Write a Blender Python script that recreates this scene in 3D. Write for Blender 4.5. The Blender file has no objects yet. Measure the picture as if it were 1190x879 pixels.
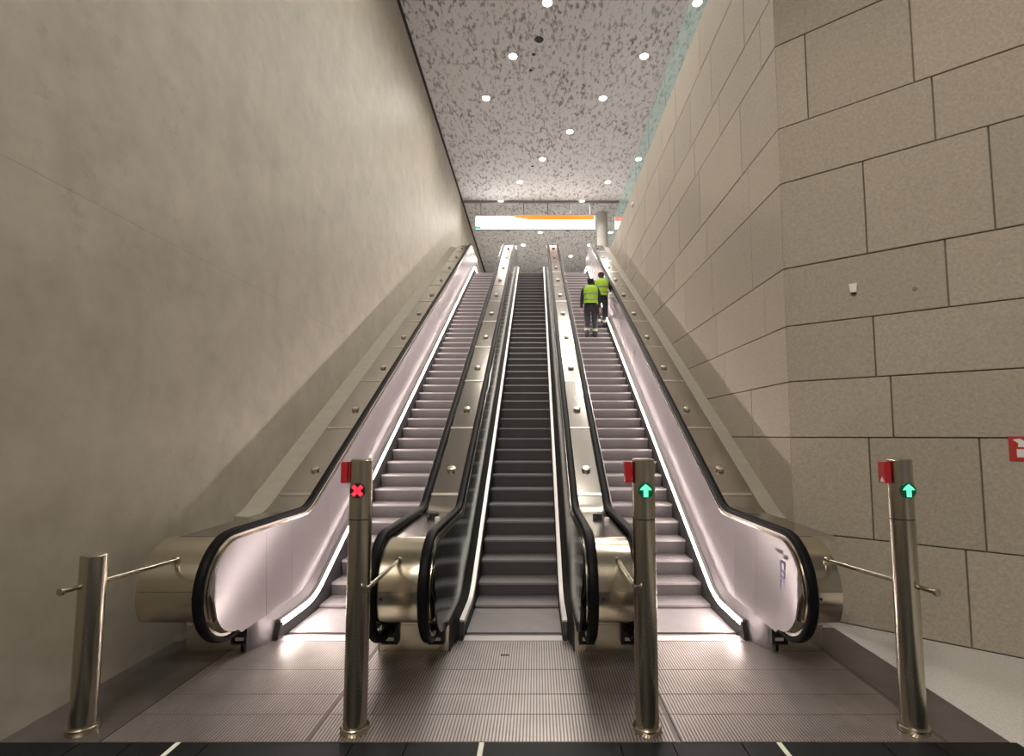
import bpy, bmesh, math, random
from mathutils import Vector, Matrix
random.seed(7)
S = bpy.context.scene
C = S.collection
PI = math.pi

# ------------------------------------------------------------------ camera
FPX, PITCH, PX, PY, CAMH, CAMX = 625.45, 0.08413, 624.0, 453.2, 2.057, 0.24
cam_d = bpy.data.cameras.new('camera')
cam = bpy.data.objects.new('camera', cam_d); C.objects.link(cam)
cam.location = (CAMX, 0, CAMH)
cam.rotation_euler = (PI / 2 + PITCH, 0, 0)
cam_d.sensor_width = 36.0
cam_d.lens = 36.0 * FPX / 1190.0
cam_d.shift_x = -(PX - 595.0) / 1190.0
cam_d.shift_y = (PY - 439.5) / 1190.0
cam_d.clip_start = 0.05
S.camera = cam

# ------------------------------------------------------------------ world, exposure
w = bpy.data.worlds.new('station_air'); S.world = w; w.use_nodes = True
bg = w.node_tree.nodes['Background']
bg.inputs[0].default_value = (1.0, 0.90, 0.78, 1); bg.inputs[1].default_value = 0.15
S.view_settings.view_transform = 'Standard'
S.view_settings.look = 'None'
S.view_settings.gamma = 1.0
S.view_settings.use_curve_mapping = False
S.view_settings.exposure = 0.0
LAMP_W = 345.0      # each ceiling downlight
LED_E = 36.0         # luminous skirt strips
SIGN_E = 8.0

# ------------------------------------------------------------------ materials
MATS = {}
def mat(name, col, rough=0.5, metal=0.0, noise=None, bump=None, emit=None, var=0.0, stretch=(1, 1, 1), objrand=0.0, spec=0.5):
    """procedural material: noise = scale of tone variation, var = its amount, bump = (scale, strength)"""
    m = bpy.data.materials.new(name); m.use_nodes = True; MATS[name] = m
    nt = m.node_tree; b = nt.nodes['Principled BSDF']
    b.inputs['Base Color'].default_value = (*col, 1); b.inputs['Roughness'].default_value = rough
    b.inputs['Metallic'].default_value = metal
    b.inputs['Specular IOR Level'].default_value = spec
    if emit:
        b.inputs['Emission Color'].default_value = (*emit[0], 1); b.inputs['Emission Strength'].default_value = emit[1]
    N = nt.nodes.new; L = nt.links.new
    if noise or bump:
        tc = N('ShaderNodeTexCoord'); mp = N('ShaderNodeMapping'); mp.inputs['Scale'].default_value = stretch
        L(tc.outputs['Object'], mp.inputs['Vector'])
    if noise:
        n = N('ShaderNodeTexNoise'); n.inputs['Scale'].default_value = noise; n.inputs['Detail'].default_value = 6
        n.inputs['Roughness'].default_value = 0.65
        L(mp.outputs[0], n.inputs['Vector'])
        r = N('ShaderNodeMapRange'); r.inputs[1].default_value = 0.25; r.inputs[2].default_value = 0.75
        r.inputs[3].default_value = 1 - var; r.inputs[4].default_value = 1 + var
        L(n.outputs[0], r.inputs[0])
        hv = N('ShaderNodeHueSaturation'); hv.inputs['Color'].default_value = (*col, 1)
        if objrand:
            oi = N('ShaderNodeObjectInfo'); r2 = N('ShaderNodeMapRange')
            r2.inputs[3].default_value = 1 - objrand; r2.inputs[4].default_value = 1 + objrand
            L(oi.outputs['Random'], r2.inputs[0])
            mu = N('ShaderNodeMath'); mu.operation = 'MULTIPLY'
            L(r.outputs[0], mu.inputs[0]); L(r2.outputs[0], mu.inputs[1]); L(mu.outputs[0], hv.inputs['Value'])
        else:
            L(r.outputs[0], hv.inputs['Value'])
        L(hv.outputs[0], b.inputs['Base Color'])
    if bump:
        n2 = N('ShaderNodeTexNoise'); n2.inputs['Scale'].default_value = bump[0]; n2.inputs['Detail'].default_value = 4
        L(mp.outputs[0], n2.inputs['Vector'])
        bp = N('ShaderNodeBump'); bp.inputs['Strength'].default_value = bump[1]; bp.inputs['Distance'].default_value = 0.01
        L(n2.outputs[0], bp.inputs['Height']); L(bp.outputs[0], b.inputs['Normal'])
    return m

mat('concrete', (0.40, 0.365, 0.295), 0.55, 0, noise=2.2, var=0.16, bump=(3.0, 0.12))
mat('joint_concrete', (0.25, 0.225, 0.18), 0.8)
mat('stone', (0.37, 0.325, 0.265), 0.75, 0, noise=34, var=0.2, bump=(50, 0.4), objrand=0.07)
mat('mortar', (0.24, 0.21, 0.17), 0.9)
mat('kerb', (0.29, 0.262, 0.214), 0.6, 0, noise=6, var=0.1)
mat('steel', (0.60, 0.56, 0.48), 0.30, 1.0, noise=30, var=0.06, stretch=(0.25, 6, 6))
mat('drum_steel', (0.62, 0.57, 0.46), 0.20, 1.0, noise=24, var=0.07, stretch=(0.3, 5, 5))
mat('deck_steel', (0.46, 0.43, 0.39), 0.17, 1.0, noise=20, var=0.06, stretch=(4, 0.5, 0.5))
mat('post_steel', (0.52, 0.48, 0.39), 0.25, 1.0, noise=16, var=0.1, stretch=(5, 5, 0.4))
mat('panel_steel', (0.35, 0.318, 0.326), 0.24, 0.45, noise=2, var=0.04)
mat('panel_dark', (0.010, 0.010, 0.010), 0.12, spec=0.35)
mat('inner_deck_steel', (0.20, 0.18, 0.185), 0.35, 0.5)
mat('floor_steel', (0.20, 0.178, 0.168), 0.42, 0.75, noise=3, var=0.16)
mat('rib_steel', (0.50, 0.455, 0.435), 0.36, 0.85, noise=3, var=0.12)
mat('tread', (0.30, 0.278, 0.278), 0.42, 0.6, noise=5, var=0.1)
mat('riser', (0.085, 0.077, 0.079), 0.5, 0.2, noise=5, var=0.1)
mat('skirt', (0.012, 0.011, 0.011), 0.55)
mat('rubber', (0.005, 0.005, 0.006), 0.5, spec=0.1)
mat('column', (0.62, 0.60, 0.55), 0.7, noise=2, var=0.08)
mat('black', (0.010, 0.010, 0.011), 0.5)
mat('trim_aluminium', (0.80, 0.77, 0.74), 0.4, 0.3)
mat('led', (1, 0.9, 0.8), 0.5, emit=((1.0, 0.85, 0.80), LED_E))
mat('comb', (0.66, 0.62, 0.60), 0.35, 0.7)
mat('tile_black', (0.006, 0.006, 0.007), 0.5, noise=60, var=0.3, spec=0.25)
mat('grout', (0.30, 0.27, 0.24), 0.8)
mat('tile_white', (0.74, 0.74, 0.64), 0.5, noise=12, var=0.08)
mat('terrazzo', (0.56, 0.54, 0.51), 0.5, noise=45, var=0.22)
mat('ceiling_far', (0.45, 0.44, 0.44), 0.8)
mat('lamp', (1, 1, 1), 0.5, emit=((1.0, 0.96, 0.90), 14.0))
mat('lamp_ring', (0.7, 0.7, 0.7), 0.5)
mat('sign_white', (1, 1, 1), 0.5, emit=((1.0, 0.97, 0.90), SIGN_E))
mat('sign_orange', (0.9, 0.2, 0.03), 0.5, emit=((1.0, 0.16, 0.02), 1.6))
mat('sign_red', (0.9, 0.12, 0.08), 0.5, emit=((1.0, 0.12, 0.06), 1.2))
mat('sign_blue', (0.05, 0.35, 0.8), 0.5, emit=((0.05, 0.35, 0.9), 1.0))
mat('sign_green', (0.1, 0.5, 0.2), 0.5, emit=((0.1, 0.5, 0.2), 0.8))
mat('sign_case', (0.25, 0.25, 0.26), 0.5)
mat('red_light', (1, 0.05, 0.08), 0.4, emit=((1.0, 0.025, 0.05), 1.3))
mat('green_light', (0.1, 1, 0.6), 0.4, emit=((0.14, 1.0, 0.46), 1.15))
mat('pink_light', (1, 0.6, 0.6), 0.4, emit=((1.0, 0.42, 0.40), 2.2))
mat('white_light', (1, 1, 1), 0.4, emit=((1.0, 0.95, 0.95), 3.0))
mat('button_red', (0.42, 0.012, 0.02), 0.4)
mat('plate_red', (0.42, 0.02, 0.015), 0.5)
mat('plate_white', (0.72, 0.70, 0.68), 0.5)
mat('print_blue', (0.035, 0.03, 0.22), 0.5)
mat('lens_green', (0.0, 0.10, 0.06), 0.3)
mat('print_grey', (0.12, 0.10, 0.10), 0.5)
mat('print_pink', (0.55, 0.28, 0.30), 0.5)
mat('vest', (0.36, 0.62, 0.02), 0.6, emit=None, noise=8, var=0.1)
mat('reflective', (0.24, 0.27, 0.20), 0.35)
mat('navy', (0.010, 0.011, 0.016), 0.75)
mat('boot', (0.006, 0.006, 0.006), 0.5)
mat('skin', (0.45, 0.25, 0.18), 0.5)
mat('hair', (0.10, 0.045, 0.03), 0.7)
mat('hair_dark', (0.015, 0.012, 0.012), 0.7)
g = mat('glass', (0.42, 0.50, 0.48), 0.6, spec=0.0)     # greenish, slightly milky safety glass
_nt = g.node_tree; _tr = _nt.nodes.new('ShaderNodeBsdfTransparent'); _tr.inputs[0].default_value = (0.88, 0.95, 0.94, 1)
_mx = _nt.nodes.new('ShaderNodeMixShader'); _mx.inputs[0].default_value = 0.28
_nt.links.new(_tr.outputs[0], _mx.inputs[1]); _nt.links.new(_nt.nodes['Principled BSDF'].outputs[0], _mx.inputs[2])
_nt.links.new(_mx.outputs[0], _nt.nodes['Material Output'].inputs['Surface'])

def ceiling_material():
    m = bpy.data.materials.new('ceiling_panel'); m.use_nodes = True; MATS['ceiling'] = m
    nt = m.node_tree; b = nt.nodes['Principled BSDF']; N = nt.nodes.new; L = nt.links.new
    b.inputs['Roughness'].default_value = 0.85
    tc = N('ShaderNodeTexCoord'); mp = N('ShaderNodeMapping'); mp.inputs['Scale'].default_value = (1, 0.42, 1)
    L(tc.outputs['Object'], mp.inputs[0])
    n = N('ShaderNodeTexNoise'); n.inputs['Scale'].default_value = 9.5; n.inputs['Detail'].default_value = 2; n.inputs['Roughness'].default_value = 0.7
    L(mp.outputs[0], n.inputs['Vector'])
    r = N('ShaderNodeValToRGB'); e = r.color_ramp.elements
    e[0].position = 0.33; e[0].color = (0.07, 0.07, 0.072, 1); e[1].position = 0.50; e[1].color = (0.66, 0.66, 0.67, 1)
    L(n.outputs[0], r.inputs[0])
    n2 = N('ShaderNodeTexNoise'); n2.inputs['Scale'].default_value = 0.8; L(tc.outputs['Object'], n2.inputs['Vector'])
    mx = N('ShaderNodeMixRGB'); mx.inputs['Color2'].default_value = (0.66, 0.66, 0.67, 1)
    r2 = N('ShaderNodeMapRange'); r2.inputs[1].default_value = 0.3; r2.inputs[2].default_value = 0.75; r2.inputs[3].default_value = 0.15; r2.inputs[4].default_value = 0.55
    L(n2.outputs[0], r2.inputs[0]); L(r2.outputs[0], mx.inputs['Fac']); L(r.outputs[0], mx.inputs['Color1'])
    L(mx.outputs[0], b.inputs['Base Color'])
ceiling_material()

def stain_concrete():
    nt = MATS['concrete'].node_tree; N = nt.nodes.new; L = nt.links.new; b = nt.nodes['Principled BSDF']
    src = b.inputs['Base Color'].links[0].from_socket
    tc = N('ShaderNodeTexCoord')
    n = N('ShaderNodeTexNoise'); n.inputs['Scale'].default_value = 4.5; n.inputs['Detail'].default_value = 8; n.inputs['Roughness'].default_value = 0.75
    L(tc.outputs['Object'], n.inputs['Vector'])
    r = N('ShaderNodeMapRange'); r.inputs[1].default_value = 0.55; r.inputs[2].default_value = 0.78; r.inputs[3].default_value = 0.0; r.inputs[4].default_value = 0.55
    L(n.outputs[0], r.inputs[0])
    n2 = N('ShaderNodeTexNoise'); n2.inputs['Scale'].default_value = 0.45; n2.inputs['Detail'].default_value = 3
    L(tc.outputs['Object'], n2.inputs['Vector'])
    r2 = N('ShaderNodeMapRange'); r2.inputs[1].default_value = 0.42; r2.inputs[2].default_value = 0.62; r2.inputs[3].default_value = 0.15; r2.inputs[4].default_value = 1.0
    L(n2.outputs[0], r2.inputs[0])
    mu = N('ShaderNodeMath'); mu.operation = 'MULTIPLY'; L(r.outputs[0], mu.inputs[0]); L(r2.outputs[0], mu.inputs[1])
    mx = N('ShaderNodeMixRGB'); mx.inputs['Color2'].default_value = (0.20, 0.175, 0.13, 1)
    L(mu.outputs[0], mx.inputs['Fac']); L(src, mx.inputs['Color1']); L(mx.outputs[0], b.inputs['Base Color'])
stain_concrete()

# ------------------------------------------------------------------ helpers
def mesh_obj(name, verts, faces, m, parent=None, smooth=False, mats=None, fm=None):
    me = bpy.data.meshes.new(name); me.from_pydata(verts, [], faces)
    bm = bmesh.new(); bm.from_mesh(me); bmesh.ops.recalc_face_normals(bm, faces=bm.faces); bm.to_mesh(me); bm.free()
    for k in (mats or [m]): me.materials.append(MATS[k])
    if fm:
        for p, i in zip(me.polygons, fm): p.material_index = i
    o = bpy.data.objects.new(name, me); C.objects.link(o); o.parent = parent
    if smooth:
        for p in me.polygons: p.use_smooth = True
        sharp_by_angle(me, smooth if isinstance(smooth, (int, float)) and smooth > 1 else 35)
    return o

def sharp_by_angle(me, deg):
    bm = bmesh.new(); bm.from_mesh(me)
    for e in bm.edges:
        if len(e.link_faces) == 2 and e.calc_face_angle(0) > math.radians(deg): e.smooth = False
    bm.to_mesh(me); bm.free()

class MB:
    """collects simple solids of ONE part"""
    def __init__(s): s.v = []; s.f = []
    def box(s, x0, x1, y0, y1, z0, z1, M=None):
        n = len(s.v)
        p = [(x, y, z) for z in (z0, z1) for x, y in ((x0, y0), (x1, y0), (x1, y1), (x0, y1))]
        if M: p = [tuple(M @ Vector(q)) for q in p]
        s.v += p
        s.f += [tuple(n + i for i in q) for q in ((0, 3, 2, 1), (4, 5, 6, 7), (0, 1, 5, 4), (1, 2, 6, 5), (2, 3, 7, 6), (3, 0, 4, 7))]
        return s
    def prism(s, poly, axis, a, b, M=None):
        """poly: 2D points; axis 'x' -> poly in (y,z); 'y' -> (x,z); 'z' -> (x,y)"""
        n = len(s.v); k = len(poly)
        def P(p, t): return {'x': (t, p[0], p[1]), 'y': (p[0], t, p[1]), 'z': (p[0], p[1], t)}[axis]
        q = [P(p, a) for p in poly] + [P(p, b) for p in poly]
        if M: q = [tuple(M @ Vector(r)) for r in q]
        s.v += q
        s.f += [tuple(n + i for i in range(k)), tuple(n + k + i for i in reversed(range(k)))]
        s.f += [(n + i, n + (i + 1) % k, n + k + (i + 1) % k, n + k + i) for i in range(k)]
        return s
    def lathe(s, prof, seg=32, M=None):
        """prof: (r, z) from bottom to top, closed at both ends"""
        n = len(s.v); k = len(prof); q = []
        for r, z in prof:
            for i in range(seg):
                a = 2 * PI * i / seg; q.append((r * math.cos(a), r * math.sin(a), z))
        if M: q = [tuple(M @ Vector(p)) for p in q]
        s.v += q
        for j in range(k - 1):
            for i in range(seg):
                i2 = (i + 1) % seg
                s.f.append((n + j * seg + i, n + j * seg + i2, n + (j + 1) * seg + i2, n + (j + 1) * seg + i))
        s.f.append(tuple(n + i for i in reversed(range(seg)))); s.f.append(tuple(n + (k - 1) * seg + i for i in range(seg)))
        return s
    def tube(s, a, b, r, seg=16, r2=None):
        a = Vector(a); b = Vector(b); d = b - a
        M = Matrix.Translation(a) @ d.to_track_quat('Z', 'Y').to_matrix().to_4x4()
        return s.lathe([(r, 0), (r2 if r2 is not None else r, d.length)], seg, M)
    def build(s, name, m, parent=None, smooth=False): return mesh_obj(name, s.v, s.f, m, parent, smooth)

def sweep(path, section):
    """section (x, n) closed polygon carried along the (y, z) path, n along the outward normal"""
    v = []; f = []; k = len(section); N = len(path)
    for i, (y, z) in enumerate(path):
        a = path[max(i - 1, 0)]; b = path[min(i + 1, N - 1)]
        ty, tz = b[0] - a[0], b[1] - a[1]; l = math.hypot(ty, tz); ty /= l; tz /= l
        for x, n in section: v.append((x, y - tz * n, z + ty * n))
    for i in range(N - 1):
        for j in range(k):
            j2 = (j + 1) % k
            f.append((i * k + j, i * k + j2, (i + 1) * k + j2, (i + 1) * k + j))
    f.append(tuple(range(k))); f.append(tuple((N - 1) * k + j for j in reversed(range(k))))
    return v, f

def swept(name, path, section, m, parent, smooth=35):
    v, f = sweep(path, section); return mesh_obj(name, v, f, m, parent, smooth)

def empty(name, loc=(0, 0, 0)):
    o = bpy.data.objects.new(name, None); C.objects.link(o); o.location = loc; o.empty_display_size = 0.2; return o
def tag(o, label, cat, group=None):
    o['label'] = label; o['category'] = cat
    if group: o['group'] = group
    return o
def struct(o, label=None, cat=None):
    o['kind'] = 'structure'
    if label: o['label'] = label
    if cat: o['category'] = cat
    return o
def stuff(o): o['kind'] = 'stuff'; return o

# ------------------------------------------------------------------ dimensions of the place
T30 = math.tan(PI / 6)
Y0, ZTOP = 6.64, 8.95                     # the step line leaves floor level at Y0 and reaches the upper landing
YT = Y0 + ZTOP / T30
COMB = 5.66
FRONT = 3.80                              # edge between black tiles and steel plate
WL, WR = -3.38, 3.24                      # concrete wall, stone wall
CEIL = 13.3
PITCHX = 1.84                             # centre to centre of the escalators
HH = 0.71                                 # handrail half distance
ZH = 1.17                                 # handrail height
NY, NZ, NR = 5.05, 0.705, 0.465             # newel centre and radius
NYT = 24.0

def arc(c, r, a0, a1, n):
    return [(c[0] + r * math.cos(a0 + (a1 - a0) * i / n), c[1] + r * math.sin(a0 + (a1 - a0) * i / n)) for i in range(n + 1)]

def incline(h0, h1, R, ya, yb, n=8, top=None, RT=1.5):
    """path: level at h0, up the 30 degree slope h1 above the step line, level at ZTOP + top"""
    top = h0 if top is None else top
    kb = Y0 + (h0 - h1) / T30; kt = YT + (top - h1) / T30
    L = R * math.tan(PI / 12); p = []
    if ya < kb - L: p.append((ya, h0))
    c = (kb - L, h0 + R); p += arc(c, R, -PI / 2, -PI / 2 + PI / 6, n)
    LT = RT * math.tan(PI / 12)
    c = (kt + LT, ZTOP + top - RT); q = arc(c, RT, PI / 2 + PI / 6, PI / 2, n)
    y1, z1 = p[-1]; y2, z2 = q[0]
    for i in range(1, 12): p.append((y1 + (y2 - y1) * i / 12, z1 + (z2 - z1) * i / 12))
    p += q
    if yb > kt + LT: p.append((yb, ZTOP + top))
    return p
def zat(path, y):
    for (a, za), (b, zb) in zip(path, path[1:]):
        if a <= y <= b: return za + (zb - za) * (y - a) / max(b - a, 1e-9)
    return path[0][1] if y < path[0][0] else path[-1][1]
def clip(path, ya, yb):
    return [(ya, zat(path, ya))] + [q for q in path if ya + 1e-4 < q[0] < yb - 1e-4] + [(yb, zat(path, yb))]

# ================================================================== THE SETTING
# ---- floor: slab, black tiles with pale strips, ribbed steel landing plates, terrazzo
floor = struct(MB().box(WL, 7.5, -9.0, COMB - 0.1, -0.30, -0.03).build('floor', 'grout'),
               'floor of black tiles, ribbed steel plates and pale terrazzo', 'floor')
joints = [WL, -2.82, -2.47, -2.18, -1.956, -0.99, -0.627, -0.144, 0.795, 1.147, 1.61, 1.85, 2.55, 2.90, 3.46]
strips = (-2.18, -0.144, 1.85)
rows = [FRONT, 2.95, 2.1, 1.25, 0.4, -0.6, -1.8, -3.0, -6.0, -9.0]
for (ya, yb) in zip(rows, rows[1:]):
    for a, b in zip(joints, joints[1:]):
        a2 = a + (0.032 if a in strips else 0.004); b2 = b - 0.004
        MB().box(a2, b2, yb + 0.003, ya - 0.003, -0.03, 0.0).build('tile', 'tile_black', floor)
for x in strips:
    for (ya, yb) in zip(rows, rows[1:]):
        MB().box(x - 0.003, x + 0.030, yb, ya, -0.03, 0.001).build('tile_strip', 'tile_white', floor)
# steel plates
pl_x = [WL, -2.70, -1.30, 1.21, 3.0, 3.42]
pl_y = [FRONT, 4.16, 4.47, 4.92, COMB - 0.08]
for i, (a, b) in enumerate(zip(pl_x, pl_x[1:])):
    segs = list(zip(pl_y, pl_y[1:])) if i in (1, 2, 3) else [(FRONT, COMB + 0.3 if i == 4 else COMB - 0.08)]
    for (ya, yb) in segs:
        p = MB().box(a + 0.003, b - 0.003, ya + 0.002, yb - 0.002, -0.03, 0.0).build('steel_plate', 'floor_steel', floor)
        if i in (1, 2, 3):
            mb = MB(); n = int((b - a - 0.03) / 0.0235)
            for k in range(n):
                x = a + 0.016 + k * 0.0235
                mb.box(x, x + 0.0125, ya + 0.006, yb - 0.006, 0.0, 0.004)
            stuff(mb.build('rib', 'rib_steel', p))
# small maker's slot on the middle plate
MB().box(-0.10, -0.02, 5.22, 5.245, 0.0, 0.006).build('lifting_slot', 'black', floor)
# terrazzo beside the steel plate, running up to the angled stone wall
FA, FB = Vector((3.24, 6.40)), Vector((4.73, 5.15))
FD = (FB - FA).normalized(); FN = Vector((FD.y, -FD.x))      # wall runs along FD, faces -FN or +FN
if FN.y > 0: FN = -FN
FC = FA + FD * 6.0
MB().prism([(3.423, FRONT - 0.0), (3.463, FRONT), (3.463, -9.0), (7.5, -9.0), (7.5, FC.y), (FC.x, FC.y), (FA.x, FA.y), (3.24, 5.98), (3.423, 5.98)],
           'z', -0.03, 0.0).build('terrazzo_slab', 'terrazzo', floor)

# ---- left wall of cast concrete, two tall lifts
wall_l = struct(MB().box(WL - 0.35, WL - 0.03, -9.0, 44, -0.3, CEIL).build('wall_left', 'joint_concrete'), 'tall cast concrete wall beside the escalators', 'wall')
for z0, z1 in ((-0.03, 3.9495), (3.9515, CEIL - 0.05)):
    MB().box(WL - 0.03, WL, -9.0, 44, z0, z1).build('concrete_panel', 'concrete', wall_l)

# ---- right wall of stone blocks: straight stretch along the escalators + angled stretch
wall_r = struct(MB().box(WR + 0.05, WR + 0.36, 6.36, 22.3, -0.3, 9.66).build('wall_right', 'mortar'), 'stone block wall along the right hand escalator', 'wall')
Zc = [0.0, 0.935, 2.03, 2.69, 3.36, 4.07, 5.14, 5.85, 6.94, 7.65, 8.74, 9.70]
def stone(o3, du, nn, u0, u1, z0, z1, parent):
    g = 0.006; b = 0.006; d = random.uniform(-0.003, 0.003)
    v = []
    for (off, ins) in ((-0.06, 0), (-b + d, 0), (d, b)):
        for (u, z) in ((u0 + g + ins, z0 + g + ins), (u1 - g - ins, z0 + g + ins), (u1 - g - ins, z1 - g - ins), (u0 + g + ins, z1 - g - ins)):
            p = o3 + du * u + nn * off; v.append((p.x, p.y, z))
    f = [(0, 1, 2, 3), (8, 9, 10, 11)]
    for k in (0, 4):
        f += [(k + i, k + (i + 1) % 4, k + 4 + (i + 1) % 4, k + 4 + i) for i in range(4)]
    return mesh_obj('stone_block', v, f, 'stone', parent)
deck_line = incline(1.12, 1.12, 0.6, 4.0, 23.5)
OR, UR, NRM = Vector((WR, 6.40)), Vector((0, 1)), Vector((-1, 0))
for ci, (z0, z1) in enumerate(zip(Zc, Zc[1:])):
    u = 0.0; end = 15.9; first = True
    while u < end - 0.01:
        wdt = random.choice((1.25, 1.45, 1.7, 2.0)) * (1.0 if z1 - z0 > 0.9 else 1.12)
        if first: wdt *= (0.30, 0.75, 0.5, 0.95)[ci % 4]; first = False
        u1 = u + wdt
        if end - u1 < 0.6: u1 = end
        if z1 > zat(deck_line, 6.4 + u) - 0.3: stone(OR, UR, NRM, u, u1, z0, z1, wall_r)
        u = u1
wall_a = struct(MB().prism([tuple(FA - FN * 0.05), tuple(FC - FN * 0.05), tuple(FC - FN * 0.4), tuple(FA - FN * 0.4)], 'z', -0.3, 9.66).build('wall_right_angled', 'mortar'),
                'angled stone block wall right of the escalators', 'wall')
UJ = {0: [1.57, 3.1], 1: [0.80, 1.73, 3.2], 2: [1.03, 2.6], 3: [0.90, 2.5], 4: [1.565, 3.0], 5: [0.88, 1.965, 3.3], 6: [1.545, 3.1],
      7: [0.345, 1.395, 2.7], 8: [1.1, 2.4], 9: [0.6, 1.7, 3.0], 10: [1.2, 2.5]}
for ci, (z0, z1) in enumerate(zip(Zc, Zc[1:])):
    us = [0.0] + UJ[ci] + [4.6, 6.0]
    for a, b in zip(us, us[1:]): stone(FA, FD, FN, a, b, z0, z1, wall_a)

# ---- kerbs between the outer decks and the walls
for nm, xa, xb in (('trim_1', WL, -3.06), ('trim_2', 3.0, WR)):
    p = clip(incline(1.06, 1.06, 0.6, 4.0, 23.5), 6.55, 23.0)
    struct(swept(nm, p, [(xa, -0.5), (xb, -0.5), (xb, 0.0), (xa, 0.03)], 'kerb', None), 'sloping kerb between escalator deck and wall', 'trim')

# ---- upper landing, ceiling, far wall
struct(MB().box(WL, 14, 23.2, 44, ZTOP - 0.4, ZTOP).build('floor_upper', 'terrazzo'), 'upper landing floor slab', 'floor')
_g = FA - FN * 0.42; _h = FC - FN * 0.42
struct(MB().prism([(WR + 0.37, 23.2), (WR + 0.37, 6.9), tuple(_g + FD * 0.3), tuple(_h), (14, _h.y), (14, 23.2)], 'z', ZTOP - 0.4, ZTOP).build('floor_gallery', 'terrazzo'), 'upper gallery floor behind the stone wall', 'floor')
ceil = struct(MB().box(WL, 14, -9.0, 44, CEIL, CEIL + 0.3).build('ceiling', 'ceiling'), 'grey speckled panel ceiling high above', 'ceiling')
MB().box(WL, WL + 0.07, -9.0, 44, CEIL - 0.05, CEIL).build('shadow_gap', 'black', ceil)
MB().box(WL + 0.1, 9.0, 25.02, 25.12, CEIL - 0.10, CEIL).build('cross_rail', 'sign_case', ceil)
struct(MB().box(WL, 14, 44, 44.3, ZTOP, CEIL).build('wall_far', 'ceiling_far'), 'far wall of the upper hall', 'wall')
col = MB().lathe([(0.27, ZTOP), (0.27, CEIL)], 32, Matrix.Translation((3.55, 26.5, 0))).build('column', 'column', None, 30)
tag(col, 'round concrete column on the upper landing beside the long lit sign', 'column')

# glass balustrade on top of the stone wall
gl = empty('glass_balustrade', (WR + 0.10, 14.2, 9.705))
tag(gl, 'green tinted glass balustrade along the top of the stone wall', 'balustrade')
for k in range(8):
    ya = 6.5 + k * 1.95
    MB().box(-0.012, 0.012, ya + 0.01 - 14.2, ya + 1.94 - 14.2, 0.06, 1.08).build('glass_pane', 'glass', gl)
MB().box(-0.05, 0.05, 6.45 - 14.2, 22.2 - 14.2, 0.0, 0.06).build('base_channel', 'steel', gl)

# ================================================================== ESCALATORS
guide = incline(0.0, 0.0, 1.1, 4.0, 24.2, 12, RT=2.0)
def resample_steps():
    """nosing positions 0.4 m apart along the step line; one nosing at (7.68, 0.6)"""
    dense = []
    for (a, b) in zip(guide, guide[1:]):
        n = max(2, int(math.hypot(b[0] - a[0], b[1] - a[1]) / 0.01))
        dense += [(a[0] + (b[0] - a[0]) * i / n, a[1] + (b[1] - a[1]) * i / n) for i in range(n)]
    s = [0.0]
    for a, b in zip(dense, dense[1:]): s.append(s[-1] + math.hypot(b[0] - a[0], b[1] - a[1]))
    i0 = min(range(len(dense)), key=lambda i: abs(dense[i][1] - 0.6)); s0 = s[i0]
    out = []; k = -8
    while True:
        t = s0 + 0.4 * k; k += 1
        if t < 0: continue
        if t > s[-1]: break
        i = min(range(len(s)), key=lambda j: abs(s[j] - t))
        if dense[i][0] > COMB + 0.02 and dense[i][0] < 23.0: out.append(dense[i])
    return out
NOSE = resample_steps()
def step_mesh():
    prof = [(0, 0), (0.405, 0), (0.405, -0.03), (0.10, -0.23), (0.055, -0.23), (0.030, -0.15), (0.014, -0.08), (0.004, -0.028), (0.0, -0.025)]
    me_v = [(-0.498, y, z) for y, z in prof] + [(0.498, y, z) for y, z in prof]; k = len(prof)
    f = [tuple(range(k)), tuple(range(2 * k - 1, k - 1, -1))]; fm = [1, 1]
    for i in range(k):
        f.append((i, (i + 1) % k, k + (i + 1) % k, k + i)); fm.append(0 if i in (0, 7, 8) else 1)
    o = mesh_obj('step', me_v, f, None, None, False, ['tread', 'riser'], fm)
    me = o.data; bpy.data.objects.remove(o); return me
STEP = step_mesh()

rail_core = incline(ZH, ZH, 0.55, NY + 0.05, NYT - 0.05, 8, RT=0.9)
def rail_path():
    p = [(NY + 0.29, NZ - NR - 0.05), (NY + 0.14, NZ - NR)] + arc((NY, NZ), NR, 1.5 * PI, 0.5 * PI, 22)
    p += rail_core
    p += arc((NYT, ZTOP + NZ), NR, 0.5 * PI, -0.5 * PI, 22) + [(NYT - 0.26, ZTOP + NZ - NR)]
    return p
RAIL = rail_path()
PR = NR - 0.062
SEAMS = [NY - PR, 5.55, 6.12, 7.15] + [9.1 + 1.95 * i for i in range(8)] + [NYT + PR]
panel_top = incline(ZH - 0.062, ZH - 0.062, 0.55, NY, NYT, 8, RT=0.9)
panel_bot = incline(0.26, 0.34, 1.0, NY, NYT, 8, top=0.26)
def panel_z(y):
    zt = zat(panel_top, y); zb = zat(panel_bot, y)
    if y < NY:
        h = math.sqrt(max(PR ** 2 - (NY - y) ** 2, 0)); zt = min(zt, NZ + h); zb = max(NZ - h, zb)
    if y > NYT:
        h = math.sqrt(max(PR ** 2 - (y - NYT) ** 2, 0)); zt = min(zt, ZTOP + NZ + h); zb = max(ZTOP + NZ - h, zb)
    return zb, max(zt, zb + 0.002)

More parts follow.
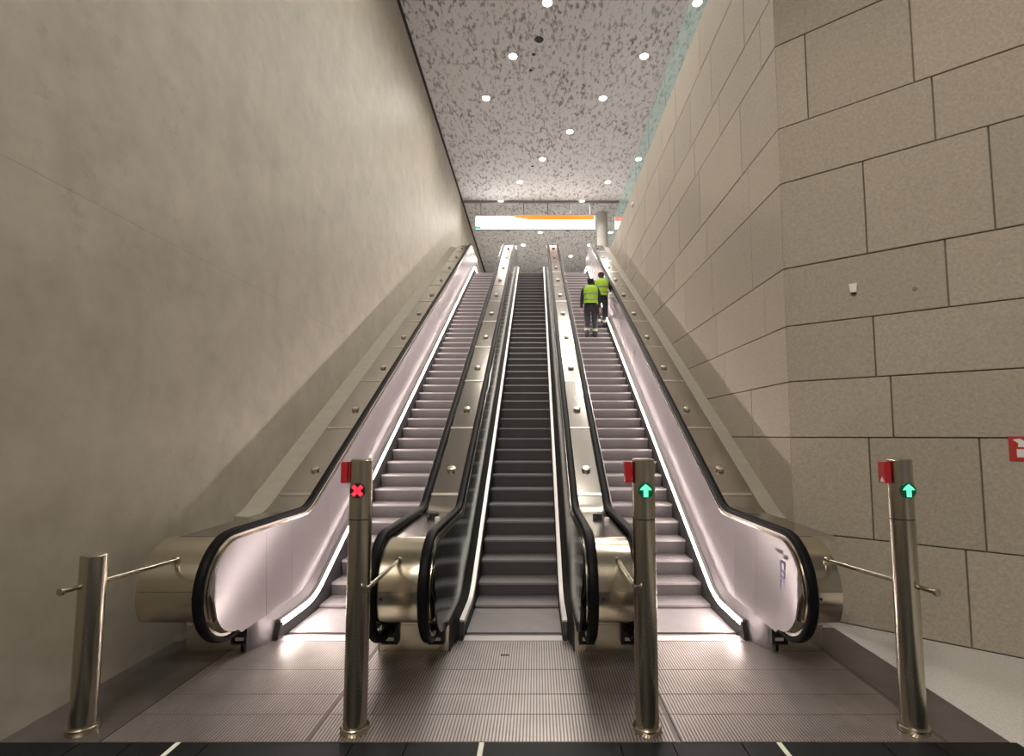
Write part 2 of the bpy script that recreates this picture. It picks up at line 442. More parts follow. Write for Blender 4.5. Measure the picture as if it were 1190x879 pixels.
def escalator(xc, lit, label):
    E = tag(empty('escalator', (xc, COMB, 0)), label, 'escalator', 'escalators side by side')
    E_loc = Vector((xc, COMB, 0))
    def put(o):
        o.location = -E_loc + Vector((xc, 0, 0)); return o     # geometry is given relative to the centre line, world y and z
    for y, z in NOSE:
        o = bpy.data.objects.new('step', STEP); C.objects.link(o); o.parent = E; o.location = (0, y - COMB, z)
    for sd in (-1, 1):
        fl = 0.70 if (lit and sd * xc > 0) else 0.59
        # rubber handrail
        sec = [(sd * HH + a * 0.044, b * 1.1) for a, b in ((-1, -0.012), (-1, 0.006), (-0.8, 0.020), (-0.4, 0.027), (0.4, 0.027), (0.8, 0.020), (1, 0.006), (1, -0.012), (0.7, -0.024), (-0.7, -0.024))]
        put(swept('handrail', RAIL, sec, 'rubber', E))
        # handrail track under it
        a, b = sd * 0.675, sd * 0.700
        put(swept('handrail_track', RAIL[2:-2], [(a, -0.05), (b, -0.05), (b, -0.026), (a, -0.026)], 'steel', E))
        # inner balustrade panels
        for ya, yb in zip(SEAMS, SEAMS[1:]):
            n = 16 if (ya < NY or yb > NYT) else 10
            ys = [ya + 0.002 + (yb - ya - 0.004) * (i / n) for i in range(n + 1)]
            v = []; f = []
            for y in ys:
                zb, zt = panel_z(y)
                for (x, z) in ((sd * 0.605, zb), (sd * 0.640, zt), (sd * 0.655, zt), (sd * 0.620, zb)): v.append((x, y, z))
            for i in range(n):
                for j in range(4): f.append((4 * i + j, 4 * i + (j + 1) % 4, 4 * i + 4 + (j + 1) % 4, 4 * i + 4 + j))
            f += [(0, 1, 2, 3), (4 * n + 3, 4 * n + 2, 4 * n + 1, 4 * n)]
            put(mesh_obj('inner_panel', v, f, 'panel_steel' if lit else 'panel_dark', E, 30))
        # skirt, inner deck and luminous (or plain) trim
        tr = incline(0.15, 0.235, 1.0, COMB - 0.02, 23.4, 10, top=0.15)
        v = []; f = []
        for i, (y, z) in enumerate(clip(tr, COMB - 0.02, 23.4)):
            zn = zat(guide, y)
            for x, zz in ((sd * 0.505, zn - 0.35 if y > COMB + 0.3 else -0.02), (sd * 0.505, z), (sd * 0.520, z), (sd * 0.520, zn - 0.35 if y > COMB + 0.3 else -0.02)): v.append((x, y, zz))
        n = len(v) // 4
        for i in range(n - 1):
            for j in range(4): f.append((4 * i + j, 4 * i + (j + 1) % 4, 4 * i + 4 + (j + 1) % 4, 4 * i + 4 + j))
        f += [(0, 1, 2, 3), (4 * n - 1, 4 * n - 2, 4 * n - 3, 4 * n - 4)]
        put(mesh_obj('skirt', v, f, 'skirt', E))
        p = clip(tr, COMB + 0.0, 23.2)
        cap = put(swept('trim_profile', p, [(sd * 0.506, -0.028), (sd * 0.506, 0.030), (sd * 0.548, 0.036), (sd * 0.548, -0.012)], 'trim_aluminium' if not lit else 'inner_deck_steel', E))
        t = put(swept('light_strip' if lit else 'skirt_trim', p, [(sd * 0.498, -0.026), (sd * 0.500, 0.028), (sd * 0.506, 0.030), (sd * 0.506, -0.028)], 'led' if lit else 'trim_aluminium', E))
        v = []; f = []
        ys = [5.315, 5.40, 5.50, 5.58, COMB] + [COMB + 0.15 * i for i in range(1, int((23.4 - COMB) / 0.15) + 1)]
        flare = {5.315: (0.665, 0.03), 5.40: (0.612, 0.06), 5.50: (0.574, 0.10), 5.58: (0.552, 0.13)}
        for y in ys:
            za = zat(tr, y) + 0.022; zb = zat(panel_bot, y) + 0.01; xa = 0.546
            if y in flare: xa, za = flare[y]
            xa = min(xa, fl)
            lo = 0.0 if y < 6.2 else za - 0.20
            for x, z in ((sd * xa, za), (sd * max(0.610, xa + 0.02), zb), (sd * max(0.625, xa + 0.03), max(zb - 0.25, 0.0) if y < 6.2 else zb - 0.25), (sd * xa, lo)): v.append((x, y, z))
        n = len(ys)
        for i in range(n - 1):
            for j in range(4): f.append((4 * i + j, 4 * i + (j + 1) % 4, 4 * i + 4 + (j + 1) % 4, 4 * i + 4 + j))
        f += [(0, 1, 2, 3), (4 * n - 1, 4 * n - 2, 4 * n - 3, 4 * n - 4)]
        put(mesh_obj('inner_deck', v, f, 'inner_deck_steel' if lit else 'skirt', E, 30))
        # rubber end shoe of the skirt
        put(MB().prism([(COMB - 0.07, 0.0), (COMB + 0.03, 0.0), (COMB + 0.03, 0.165), (COMB - 0.02, 0.165), (COMB - 0.06, 0.06)], 'x', sd * 0.498, sd * 0.545).build('skirt_end', 'black', E))
    # comb plate with teeth
    cp = put(MB().box(-0.505, 0.505, COMB - 0.078, COMB + 0.06, -0.02, 0.006).build('comb_plate', 'comb', E))
    mb = MB()
    for k in range(60):
        x = -0.49 + k * 0.0163; mb.prism([(COMB + 0.06, 0.004), (COMB + 0.06, -0.012), (COMB + 0.13, -0.004)], 'x', x, x + 0.006)
    t = stuff(mb.build('comb_teeth', 'comb', cp))
    return E
E_L = escalator(-PITCHX - 0.02, True, 'left escalator beside the concrete wall, its skirt strip glowing white')
E_M = escalator(0.0, False, 'dark unlit middle escalator with plain white skirt trims')
E_R = escalator(PITCHX - 0.02, True, 'right escalator beside the stone wall, carrying two workers')
XL, XM, XR = -PITCHX - 0.02, 0.0, PITCHX - 0.02

# ---- decks and newel drums between and beside the escalators
deck_core = incline(ZH - 0.045, ZH - 0.045, 0.6, NY, NYT, 8, RT=0.9)
KNOB_Y = [7.43 + 1.555 * i for i in range(10)]
JOINT_Y = [NY + 0.02, 6.05, 6.95] + [8.45 + 1.555 * i for i in range(9)] + [YT + 0.4, NYT]
def divider(x0, x1, in0, in1, label, d0=None, d1=None, b0=None, b1=None):
    """deck from x0 to x1; in0 / in1: that edge borders an escalator (bevelled rim)"""
    D = tag(empty('escalator_divider', ((x0 + x1) / 2, NY + 0.23, 0)), label, 'escalator divider', 'steel decks with rounded newel drums')
    loc = Vector(((x0 + x1) / 2, NY + 0.23, 0))
    def put(o): o.location = -loc; return o
    d0 = x0 if d0 is None else d0; d1 = x1 if d1 is None else d1
    def section(a, b):
        s = [(a, -0.02), (a, 0.0), (b, 0.0), (b, -0.02)] if not (in0 or in1) else []
        s = []
        s += [(a - 0.015, -0.04), (a, 0.0)] if in0 else [(a, -0.05), (a, 0.0)]
        s += [(b, 0.0), (b + 0.015, -0.04)] if in1 else [(b, 0.0), (b, -0.05)]
        return s
    def put_sw(nm, path, sec, m): return put(swept(nm, path, sec, m, D))
    def low_path(ab):
        ac = PI + 0.50; y, z = NY + R * math.cos(ac), NZ + R * math.sin(ac)
        cx_, cz_ = y + 0.07 * math.cos(0.50), z + 0.07 * math.sin(0.50)
        return [(NY + 0.24, cz_ - 0.07), (NY + 0.05, cz_ - 0.07)] + arc((cx_, cz_), 0.07, 1.5 * PI, ac, 6) + arc((NY, NZ), R, ac, ab, 10)[1:]
    # drum: upper and lower shell round the newel, closed sides
    R = NR - 0.045
    a_mid = PI - math.asin((0.745 - NZ) / R)
    for nm, aa, ab, m in (('newel_drum', a_mid - 0.004, PI / 2, 'drum_steel'), ('newel_drum_lower', None, a_mid + 0.004, 'drum_steel')):
        path = arc((NY, NZ), R, aa, ab, 16) if aa else low_path(ab)
        put_sw(nm, path, section(d0, d1), m)
    fill = arc((NY, NZ), R - 0.035, PI + 0.42, 0.5 * PI, 20) + [(NY + 0.5, NZ + R - 0.035), (NY + 0.5, NZ - 0.165)]
    put(MB().prism(fill, 'x', d0 + 0.004, d1 - 0.004).build('newel_core', 'steel', D))
    put_sw('newel_drum_upper', arc((NYT, ZTOP + NZ), R, PI / 2, -PI / 2, 16), section(x0, x1), 'drum_steel')
    # deck plates
    for ya, yb in zip(JOINT_Y, JOINT_Y[1:]):
        put_sw('deck_plate', clip(deck_core, ya + 0.002, yb - 0.002), section(x0, x1), 'deck_steel')
    for jy in JOINT_Y[2:-2]:
        c0 = clip(deck_core, jy - 0.022, jy + 0.022)
        put_sw('joint_strip', c0, [(x0 + (0.10 if in0 else 0.02), -0.004), (x0 + (0.10 if in0 else 0.02), 0.006), (x1 - (0.10 if in1 else 0.02), 0.006), (x1 - (0.10 if in1 else 0.02), -0.004)], 'steel')
    if not (in0 and in1):
        xa, xb = (WL + 0.001, x0 - 0.002) if not in0 else (x1 + 0.002, WR - 0.001 if False else 3.2)
        put(MB().box(xa, xb, 5.75 if not in0 else 6.45, 6.9, 0.0, 0.98).build('side_infill', 'kerb', D))  # added block, stops light leaking down between deck and wall
    # anti-slide knobs
    for ky in KNOB_Y:
        z = zat(deck_core, ky)
        M = Matrix.Translation(((x0 + x1) / 2, ky, z - 0.003)) @ Matrix.Rotation(PI / 6, 4, 'X')
        kn = MB().lathe([(0.055, 0), (0.058, 0.012), (0.060, 0.03), (0.052, 0.042), (0.02, 0.048)], 20, M).build('knob', 'steel', D, 40)
        put(kn)
    # base block with rubber lined handrail inlets
    bb0 = x0 if b0 is None else b0; bb1 = x1 if b1 is None else b1
    put(MB().box(bb0, bb1, 5.31, 6.2, 0.0, 0.25).box(bb0 + 0.05, bb1 - 0.05, 5.315, 6.2, 0.25, 0.46).build('base_block', 'drum_steel', D))
    for q in ([x0 + 0.055] if in0 else []) + ([x1 - 0.055] if in1 else []):
        mb = MB(); mb.box(q - 0.075, q - 0.052, 5.25, 5.33, 0.09, 0.27).box(q + 0.052, q + 0.075, 5.25, 5.33, 0.09, 0.27)
        mb.box(q - 0.052, q + 0.052, 5.25, 5.33, 0.09, 0.105).box(q - 0.052, q + 0.052, 5.27, 5.33, 0.12, 0.27)
        put(mb.build('handrail_inlet', 'black', D))
        put(MB().box(q - 0.04, q + 0.04, 5.262, 5.27, 0.12, 0.15).build('inlet_label', 'plate_white', D))
    # key switch on the drum
    a = PI - math.asin((0.70 - NZ) / R); kx = (d0 + 0.14) if in0 else (d1 - 0.12)
    put(MB().tube((kx, NY - R + 0.01, 0.69), (kx, NY - R - 0.006, 0.69), 0.012, 12).build('key_switch', 'black', D))
    return D
eh = 0.655                                        # inner edge of a deck measured from an escalator centre
DV = [divider(-3.06, XL - eh, False, True, 'steel deck and broad newel drum between left escalator and concrete wall', d0=-3.12, b0=-3.10, b1=XL - 0.72),
      divider(XL + eh, XM - eh, True, True, 'steel deck and newel drum between left and middle escalators', b0=XL + 0.60, b1=XM - 0.60),
      divider(XM + eh, XR - eh, True, True, 'steel deck and newel drum between middle and right escalators', b0=XM + 0.60, b1=XR - 0.60),
      divider(XR + eh, 3.0, True, False, 'steel deck and narrow newel drum between right escalator and stone wall', d1=2.80, b0=XR + 0.72, b1=2.97)]

# ---- printing on the right newel panel (blurred marks: grey numeral, blue upright lettering, pale red line)
def print_marks():
    x = XR + 0.6295
    R_ = []
    def tilt(z): return XR + 0.605 + 0.035 * (z - 0.26) / (1.085 - 0.26) - 0.0015
    def patch(name, y0, y1, z0, z1, m):
        v = [(tilt(z0), y0, z0), (tilt(z0), y1, z0), (tilt(z1), y1, z1), (tilt(z1), y0, z1)]
        o = mesh_obj(name, v + [(a + 0.003, b, c) for a, b, c in v], [(0, 1, 2, 3), (7, 6, 5, 4), (0, 1, 5, 4), (1, 2, 6, 5), (2, 3, 7, 6), (3, 0, 4, 7)], m, E_R)
        o.location = (-XR, -COMB, 0)
    yb = 4.90
    patch('printed_mark', yb + 0.06, yb + 0.20, 0.985, 1.02, 'print_grey'); patch('printed_mark', yb - 0.04, yb + 0.05, 0.955, 0.99, 'print_grey')
    z = 0.93
    for k in range(4):                       # four upright glyphs, each a ring or a hooked stroke
        h = 0.072
        patch('printed_letter', yb, yb + 0.03, z - h, z, 'print_blue')
        patch('printed_letter', yb + 0.08, yb + 0.11, z - h, z - (0.03 if k % 2 else 0), 'print_blue')
        patch('printed_letter', yb, yb + 0.11, z - 0.022, z, 'print_blue')
        if k in (1, 3): patch('printed_letter', yb, yb + 0.11, z - h, z - h + 0.022, 'print_blue')
        z -= h + 0.012
    for k in range(3):
        patch('printed_letter', yb + 0.005, yb + 0.09, z - 0.04, z - 0.005, 'print_pink'); z -= 0.045
print_marks()

# small bracket and sensor on the level part of the middle dividers
for (x, y, lab) in ((-0.93, 6.2, 'left'), (0.92, 6.15, 'right')):
    s = empty('deck_sensor', (x, y, ZH - 0.045)); tag(s, 'small dark sensor bracket on the level deck between middle and %s escalators' % lab, 'sensor')
    MB().box(-0.05, 0.05, -0.03, 0.03, 0.0, 0.05).box(-0.05, -0.03, -0.12, 0.0, 0.0, 0.03).build('bracket', 'black', s)
    MB().lathe([(0.03, 0), (0.03, 0.03), (0.02, 0.04)], 16, Matrix.Translation((0.08, -0.2, 0))).build('sensor_dome', 'plate_white', s, 40)

# ================================================================== POSTS AT THE ENTRANCE
PYB = 3.94
def post(x, h, sig, rail, label):
    P = tag(empty('entrance_post', (x, PYB, 0)), label, 'post', 'steel posts in front of the escalators')
    r = 0.081
    if h > 1.5:
        MB().lathe([(r, 0), (r, 1.455)], 40).build('tube', 'post_steel', P, 40)
        MB().lathe([(r - 0.004, 1.455), (r - 0.004, 1.462)], 40).build('joint_ring', 'black', P, 40)
        MB().lathe([(r, 1.462), (r, h - 0.004), (r - 0.004, h)], 40).build('head_tube', 'post_steel', P, 40)
    else:
        MB().lathe([(r, 0), (r, h - 0.004), (r - 0.004, h)], 40).build('tube', 'post_steel', P, 40)
    MB().lathe([(r - 0.006, h), (r - 0.006, h + 0.005), (r - 0.02, h + 0.008)], 40).build('cap', 'steel', P, 40)
    MB().lathe([(0.098, 0), (0.100, 0.006), (0.100, 0.040), (0.094, 0.046), (r + 0.001, 0.047)], 40).build('base_collar', 'drum_steel', P, 40)
    if sig:
        zc = 1.665
        lens = MB().tube((0, -r + 0.012, zc), (0, -r - 0.006, zc), 0.054, 28).build('signal_lens', 'black' if sig == 'X' else 'lens_green', P, 40)
        y0, y1 = -r - 0.010, -r - 0.006
        if sig == 'X':
            mb = MB()
            for a in (PI / 4, -PI / 4):
                M = Matrix.Translation((0, 0, zc)) @ Matrix.Rotation(a, 4, 'Y'); mb.box(-0.046, 0.046, y0, y1, -0.013, 0.013, M)
            mb.build('red_cross', 'red_light', lens)
        else:
            pts = [(-0.016, -0.044), (0.016, -0.044), (0.016, 0.004), (0.042, 0.004), (0.030, 0.022), (0.0, 0.046), (-0.030, 0.022), (-0.042, 0.004), (-0.016, 0.004)]
            MB().prism([(a, zc + b) for a, b in pts], 'y', y0, y1).build('green_arrow', 'green_light', lens)
        b = MB().box(-r - 0.055, -r - 0.010, -0.045, 0.03, 1.715, 1.865).box(-r - 0.012, -r + 0.02, -0.02, 0.01, 1.75, 1.83).build('emergency_button', 'button_red', P)
        MB().prism([(-0.035, 1.722), (0.012, 1.722), (-0.0115, 1.758)], 'x', -r - 0.057, -r - 0.055).build('white_triangle', 'plate_white', b)
        MB().box(-r - 0.057, -r - 0.055, -0.038, 0.022, 1.785, 1.855).build('button_cover', 'plate_red', b)
    (xa, ya, z), (xb, yb, _z) = rail
    t = MB().tube((xa - x, ya - PYB, z), (xb - x, yb - PYB, z), 0.017, 16).build('guide_rail', 'post_steel', P, 40)
    d = (Vector((xb - xa, yb - ya, 0))).normalized()
    e = Vector((xb - x, yb - PYB, z)); MB().tube(e, e + d * 0.02, 0.026, 18).build('rail_end', 'post_steel', t, 40)
    s = Vector((xa - x, ya - PYB, z)); MB().tube(s - d * 0.03, s, 0.03, 18).build('rail_flange', 'post_steel', t, 40)
    return P
DRF = NY - NR + 0.06 + 0.035      # where the rail meets the drum at rail height
post(-2.93, 1.205, None, ((-2.86, DRF + 0.03, 0.985), (-3.02, 3.80, 0.985)), 'short plain steel post by the concrete wall with a guide rail')
post(-1.03, 1.88, 'X', ((-0.95, DRF + 0.03, 0.985), (-0.95, 3.86, 0.985)), 'tall steel post with glowing red cross and red button box')
post(1.01, 1.88, 'A', ((0.94, DRF + 0.03, 0.985), (0.94, 3.86, 0.985)), 'tall steel post with green arrow standing between middle and right escalators')
post(2.87, 1.88, 'A', ((2.74, DRF + 0.03, 0.985), (2.97, 3.79, 0.985)), 'tall steel post with green arrow beside the pale terrazzo floor')

# ================================================================== CEILING LIGHTS
lamp_data = bpy.data.lights.new('downlight', 'SPOT')
lamp_data.energy = LAMP_W; lamp_data.color = (1.0, 0.94, 0.86); lamp_data.spot_size = math.radians(170); lamp_data.spot_blend = 1.0; lamp_data.shadow_soft_size = 0.15
ring_me = disc_me = None
def ceiling_light(x, y, on=True):
    global ring_me, disc_me
    L = empty('ceiling_light' if on else 'ceiling_speaker', (x, y, CEIL))
    if on: tag(L, 'round white downlight shining in the speckled ceiling', 'ceiling light', 'downlights in the speckled ceiling')
    else: tag(L, 'small dark round speaker in the ceiling %s' % ('beyond the long lit sign' if y > 25 else 'between the downlights'), 'speaker', 'speakers beyond the sign' if y > 25 else 'speakers between the downlights')
    if ring_me is None:
        o = MB().lathe([(0.14, -0.03), (0.14, 0.0)], 28).build('ring', 'lamp_ring'); ring_me = o.data; bpy.data.objects.remove(o)
        o = MB().lathe([(0.115, -0.045), (0.12, -0.03)], 28).build('diffuser', 'lamp'); disc_me = o.data; bpy.data.objects.remove(o)
    if on:
        for nm, me in (('ring', ring_me), ('diffuser', disc_me)):
            o = bpy.data.objects.new(nm, me); C.objects.link(o); o.parent = L
        b = bpy.data.objects.new('bulb', lamp_data); C.objects.link(b); b.parent = L; b.location = (0, 0, -0.1)
    else:
        _r = 0.13 if y in (14.45, 28.8) else 0.06
        MB().lathe([(_r - 0.02, -0.02), (_r, 0)], 20).build('grille', 'black', L)
for k in range(-3, 11):
    y = 13.1 + 1.99 * k
    for m in range(-3, 5):
        x = 0.51 - 0.985 * k + 3.90 * m
        if -2.0 < x < 4.7: ceiling_light(x, y)
for x, y in ((-1.37, 28.8), (1.95, 28.8), (0.30, 14.45), (0.14, 15.05), (0.05, 15.75), (0.05, 21.7)): ceiling_light(x, y, False)

# added behind the viewpoint: unseen soffit with fill lamps for the angled wall
ZS = 9.8
struct(MB().box(WL, 7.5, -9.0, -1.0, ZS, ZS + 0.4).build('ceiling_added', 'ceiling_far'), 'unseen soffit added behind the viewpoint to carry fill lamps', 'ceiling')
fill_lamp = bpy.data.lights.new('fill_spot', 'SPOT')
fill_lamp.energy = 980; fill_lamp.color = (1.0, 0.92, 0.82); fill_lamp.spot_size = math.radians(175); fill_lamp.spot_blend = 0.3; fill_lamp.shadow_soft_size = 0.35
for x, y in ((-2.2, -2.4), (-0.6, -2.4), (-2.2, -5.0), (-0.6, -5.0)):
    L = empty('fill_light', (x, y, ZS)); tag(L, 'fill lamp added in the unseen soffit to brighten the angled stone wall', 'ceiling light', 'added fill lamps in the unseen soffit')
    for nm, me in (('ring', ring_me), ('diffuser', disc_me)):
        o = bpy.data.objects.new(nm, me); C.objects.link(o); o.parent = L
    b = bpy.data.objects.new('bulb', fill_lamp); C.objects.link(b); b.parent = L; b.location = (0, 0, -0.1)

# ================================================================== HANGING SIGNS
def hanging_sign(xa, xb, y, z0, z1, label, rods, full):
    s = tag(empty('hanging_sign', ((xa + xb) / 2, y, z0)), label, 'sign', 'lit signs hung over the upper landing')
    h = z1 - z0; W = (xb - xa) / 2
    cs = MB().box(-W, W, 0.0, 0.14, 0, h).build('sign_case', 'sign_case', s)
    face = MB().box(-W + 0.02, W - 0.02, -0.015, 0.0, 0.02, h - 0.05).build('lit_face', 'sign_white', s)
    if full:
        MB().prism([(-0.35 * W, h - 0.03), (W - 0.03, h - 0.03), (W - 0.03, h - 0.27), (-0.1 * W, h - 0.25), (-0.35 * W, h - 0.14)], 'y', -0.022, -0.015).build('orange_band', 'sign_orange', face)
        MB().box(-W + 0.02, -0.35 * W, -0.022, -0.015, h - 0.08, h - 0.03).build('red_band', 'sign_red', face)
        MB().box(-W + 0.02, -W + 0.26, -0.022, -0.015, 0.02, 0.16).build('blue_symbol', 'sign_blue', face)
        MB().box(-0.08 * W, 0.02 * W, -0.022, -0.015, 0.02, 0.08).build('green_symbol', 'sign_green', face)
    else:
        MB().box(-W + 0.02, W - 0.02, -0.022, -0.015, h - 0.26, h - 0.03).build('red_band', 'sign_red', face)
    for rx in rods:
        MB().tube((rx - (xa + xb) / 2, 0.07, h), (rx - (xa + xb) / 2, 0.07, CEIL - z0), 0.025, 10).build('rod', 'sign_case', s)
    return s
hanging_sign(-2.70, 3.02, 25.0, 11.86, 12.58, 'long white lit sign with orange band hung over the upper landing', (-2.45, -0.4, 0.75, 1.8, 2.8), True)
hanging_sign(3.95, 5.9, 25.0, 11.86, 12.52, 'short white lit sign with red band right of the concrete column', (4.2, 5.6), False)

# ================================================================== SMALL THINGS ON THE WALLS
def on_wall(u, z, off=0.0):
    p = FA + FD * u + FN * off; return Vector((p.x, p.y, z))
ang = math.atan2(FD.y, FD.x)
fs = tag(empty('fire_sign', on_wall(2.06, 1.93, 0.004)), 'red fire equipment sign with white pictograms on the angled stone wall', 'sign')
fs.rotation_euler = (0, 0, ang)
MB().box(-0.115, 0.115, -0.006, 0.0, -0.115, 0.115).build('sign_plate', 'plate_red', fs)
MB().prism([(-0.085, 0.085), (-0.03, 0.095), (0.0, 0.07), (0.0, 0.015), (-0.05, 0.015), (-0.045, 0.05)], 'y', -0.009, -0.006).build('hose_pictogram', 'plate_white', fs)
MB().prism([(0.03, 0.02), (0.08, 0.02), (0.09, 0.06), (0.055, 0.095), (0.045, 0.06)], 'y', -0.009, -0.006).build('flame_pictogram', 'plate_white', fs)
MB().box(-0.06, 0.06, -0.009, -0.006, -0.08, -0.005).build('extinguisher_pictogram', 'plate_white', fs)
ws = tag(empty('wall_sensor', on_wall(0.73, 3.70, 0.0)), 'small white sensor box on the angled stone wall', 'sensor'); ws.rotation_euler = (0, 0, ang)
MB().prism([(-0.03, -0.05), (0.03, -0.05), (0.04, 0.05), (-0.04, 0.05)], 'y', -0.04, 0.0).build('sensor_body', 'plate_white', ws)
MB().box(-0.02, 0.02, -0.035, -0.005, -0.065, -0.05).build('sensor_lens', 'black', ws)
bolt = MB().lathe([(0.022, 0.0), (0.02, 0.008), (0.008, 0.012)], 16, Matrix.Rotation(PI / 2, 4, 'X')).build('wall_bolt', 'mortar'); bolt.location = on_wall(1.29, 3.60, 0.0); bolt.rotation_euler = (0, 0, ang)
tag(bolt, 'dark plugged bolt hole in the angled stone wall', 'bolt')
ds = MB().lathe([(0.08, 0.0), (0.08, 0.03), (0.06, 0.06), (0.02, 0.075)], 20, Matrix.Rotation(-PI / 2, 4, 'Y')).build('wall_detector', 'plate_white', None, 40)
ds.location = (WR, 16.2, 9.2); tag(ds, 'round white detector high on the straight stone wall near its far end', 'detector')

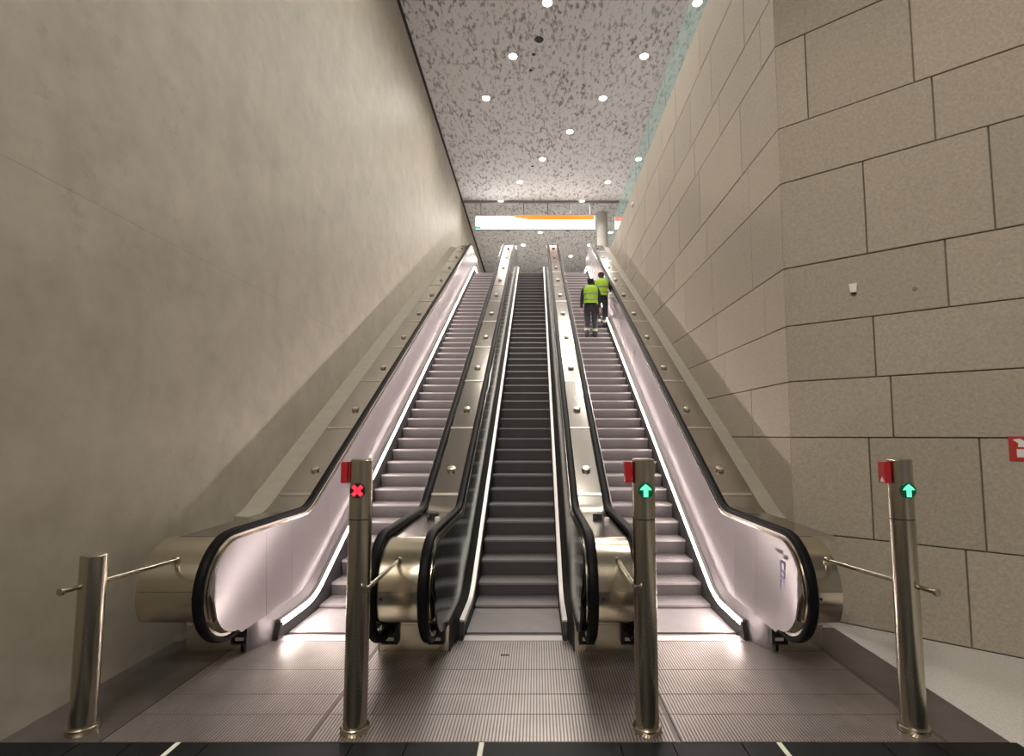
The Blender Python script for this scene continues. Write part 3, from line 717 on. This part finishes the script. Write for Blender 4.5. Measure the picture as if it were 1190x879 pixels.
# ================================================================== PEOPLE ON THE RIGHT ESCALATOR
def person(loc, hair, reach, label, lean):
    P = tag(empty('person', loc), label, 'person')
    J = {}; V = []; Ed = []; Rr = []
    def add(n, p, r, par=None):
        J[n] = len(V); V.append(p); Rr.append(r)
        if par is not None: Ed.append((J[par], J[n]))
    add('pelvis', (0, 0, 0.98), (0.165, 0.12)); add('waist', (0, 0.01, 1.12), (0.155, 0.11), 'pelvis')
    add('chest', (0, 0.02, 1.34), (0.185, 0.125), 'waist'); add('shoulder', (0, 0.02, 1.47), (0.15, 0.09), 'chest')
    add('neck', (0, 0.03, 1.56), (0.06, 0.06), 'shoulder'); add('jaw', (0, 0.05, 1.62), (0.088, 0.105), 'neck')
    add('head', (0, 0.05, 1.70), (0.115, 0.135), 'jaw'); add('crown', (0, 0.04, 1.775), (0.085, 0.10), 'head')
    for s, q in ((-1, 'l'), (1, 'r')):
        add('hip' + q, (s * 0.10, 0.0, 0.90), (0.118, 0.118), 'pelvis')
        add('knee' + q, (s * 0.11, 0.02 + 0.02 * s, 0.50), (0.092, 0.092), 'hip' + q)
        add('ank' + q, (s * 0.12, 0.0 + 0.05 * s, 0.09), (0.072, 0.075), 'knee' + q)
        add('toe' + q, (s * 0.135, 0.15 + 0.05 * s, 0.045), (0.052, 0.040), 'ank' + q)
        add('sh' + q, (s * 0.20, 0.02, 1.43), (0.070, 0.075), 'shoulder')
        if s == 1 and reach:
            add('el' + q, (0.31, 0.10, 1.20), (0.052, 0.055), 'sh' + q); add('wr' + q, (0.36, 0.30, 1.155), (0.036, 0.036), 'el' + q)
            hd = Vector((0.02, 0.10, -0.012))
        else:
            add('el' + q, (s * 0.255, 0.0, 1.14), (0.052, 0.055), 'sh' + q); add('wr' + q, (s * 0.27, 0.06, 0.89), (0.036, 0.036), 'el' + q)
            hd = Vector((0.0, 0.02, -0.10))
        wv = Vector(V[J['wr' + q]]); add('palm' + q, tuple(wv + hd * 0.75), (0.036, 0.024), 'wr' + q)
        side = Vector((0, 1, 0)) if hd.z < -0.05 else Vector((1, 0, 0))
        for k in range(4):
            b = wv + hd * 1.2 + side * (0.027 - 0.018 * k); ln = (0.7, 0.8, 0.75, 0.6)[k]
            add('f%d%s' % (k, q), tuple(b), 0.0095 if False else (0.0095, 0.0095), 'palm' + q)
            add('g%d%s' % (k, q), tuple(b + hd * ln * 0.5 + Vector((-s * 0.012, 0, -0.008))), (0.0085, 0.0085), 'f%d%s' % (k, q))
        add('t' + q, tuple(wv + hd * 0.7 + side * 0.045), (0.011, 0.011), 'palm' + q)
        add('u' + q, tuple(wv + hd * 1.1 + side * 0.055 + Vector((-s * 0.012, 0, 0))), (0.009, 0.009), 't' + q)
    V = [(x, y + lean * max(0, z - 0.95), z) for x, y, z in V]
    me = bpy.data.meshes.new('body'); me.from_pydata(V, Ed, [])
    o = bpy.data.objects.new('body', me); C.objects.link(o)
    sk = o.modifiers.new('skin', 'SKIN'); sk.use_smooth_shade = True
    for i, sv in enumerate(me.skin_vertices[0].data): sv.radius = Rr[i]; sv.use_root = (i == 0)
    ss = o.modifiers.new('sub', 'SUBSURF'); ss.levels = 1; ss.render_levels = 1
    dg = bpy.context.evaluated_depsgraph_get(); em = bpy.data.meshes.new_from_object(o.evaluated_get(dg))
    bpy.data.objects.remove(o)
    em.materials.clear()
    for k in ('navy', 'boot', 'skin', hair, 'reflective'): em.materials.append(MATS[k])
    for p in em.polygons:
        c = p.center; i = 0; p.use_smooth = True
        if c.z < 0.14: i = 1
        elif 0.20 < c.z < 0.27 and abs(c.x) < 0.24: i = 4
        elif c.z > 1.53: i = 3 if (c.y < 0.07 + lean * 0.7 or c.z > 1.72) else 2
        else:
            for q in 'lr':
                w_ = Vector(V[J['wr' + q]])
                if (abs(c.x) > 0.228 or (reach and q == 'r')) and (c - w_).length < 0.21 and (c - Vector(V[J['el' + q]])).length > (w_ - Vector(V[J['el' + q]])).length: i = 2
        p.material_index = i
    b = bpy.data.objects.new('body', em); C.objects.link(b); b.parent = P
    # face: nose and ears on the head, away from the camera
    hy = 0.05 + lean * 0.75
    for s in (-1, 1): MB().lathe([(0.012, -0.028), (0.02, 0), (0.012, 0.028)], 10, Matrix.Translation((s * 0.083, hy, 1.685))).build('ear', 'skin', P, 60)
    MB().prism([(hy + 0.095, 1.71), (hy + 0.095, 1.665), (hy + 0.13, 1.667)], 'x', -0.014, 0.014).build('nose', 'skin', P)
    # high visibility vest: a shaped shell with two reflective bands
    rings = [(1.00, 0.205, 0.165), (1.08, 0.200, 0.160), (1.20, 0.200, 0.158), (1.34, 0.215, 0.165), (1.44, 0.215, 0.145), (1.50, 0.165, 0.120), (1.535, 0.095, 0.09)]
    def shell(name, rs, m, grow=0.0, vest=None):
        v = []; f = []; n = 28
        for z, rx, ry in rs:
            for i in range(n):
                a = 2 * PI * i / n; ca, sa = math.cos(a), math.sin(a)
                ex = 0.75
                v.append(((rx + grow) * math.copysign(abs(ca) ** ex, ca), (ry + grow) * math.copysign(abs(sa) ** ex, sa) + 0.015 + lean * max(0, z - 0.95), z))
        for j in range(len(rs) - 1):
            for i in range(n): f.append((j * n + i, j * n + (i + 1) % n, (j + 1) * n + (i + 1) % n, (j + 1) * n + i))
        o_ = mesh_obj(name, v, f, m, vest or P, 60)
        so = o_.modifiers.new('thickness', 'SOLIDIFY'); so.thickness = 0.008; return o_
    vs = shell('vest', rings, 'vest')
    for z in (1.10, 1.27):
        def at(zz):
            for a_, b_ in zip(rings, rings[1:]):
                if a_[0] <= zz <= b_[0]:
                    t = (zz - a_[0]) / (b_[0] - a_[0]); return (zz, a_[1] + t * (b_[1] - a_[1]), a_[2] + t * (b_[2] - a_[2]))
        shell('reflective_band', [at(z - 0.025), at(z + 0.025)], 'reflective', 0.006, vs)
    return P
near = [q for q in NOSE]
def step_near(y): return min(near, key=lambda q: abs(q[0] - y))
sA = step_near(15.0); iA = NOSE.index(sA); sB = NOSE[iA + 2]
person((1.78, sA[0] + 0.17, sA[1]), 'hair_dark', False, 'worker with dark hair in yellow vest, arms down, standing lower on the escalator', 0.02)
person((2.17, sB[0] + 0.15, sB[1]), 'hair', True, 'worker with reddish hair in yellow vest, hand on the handrail, standing two steps higher', 0.04)
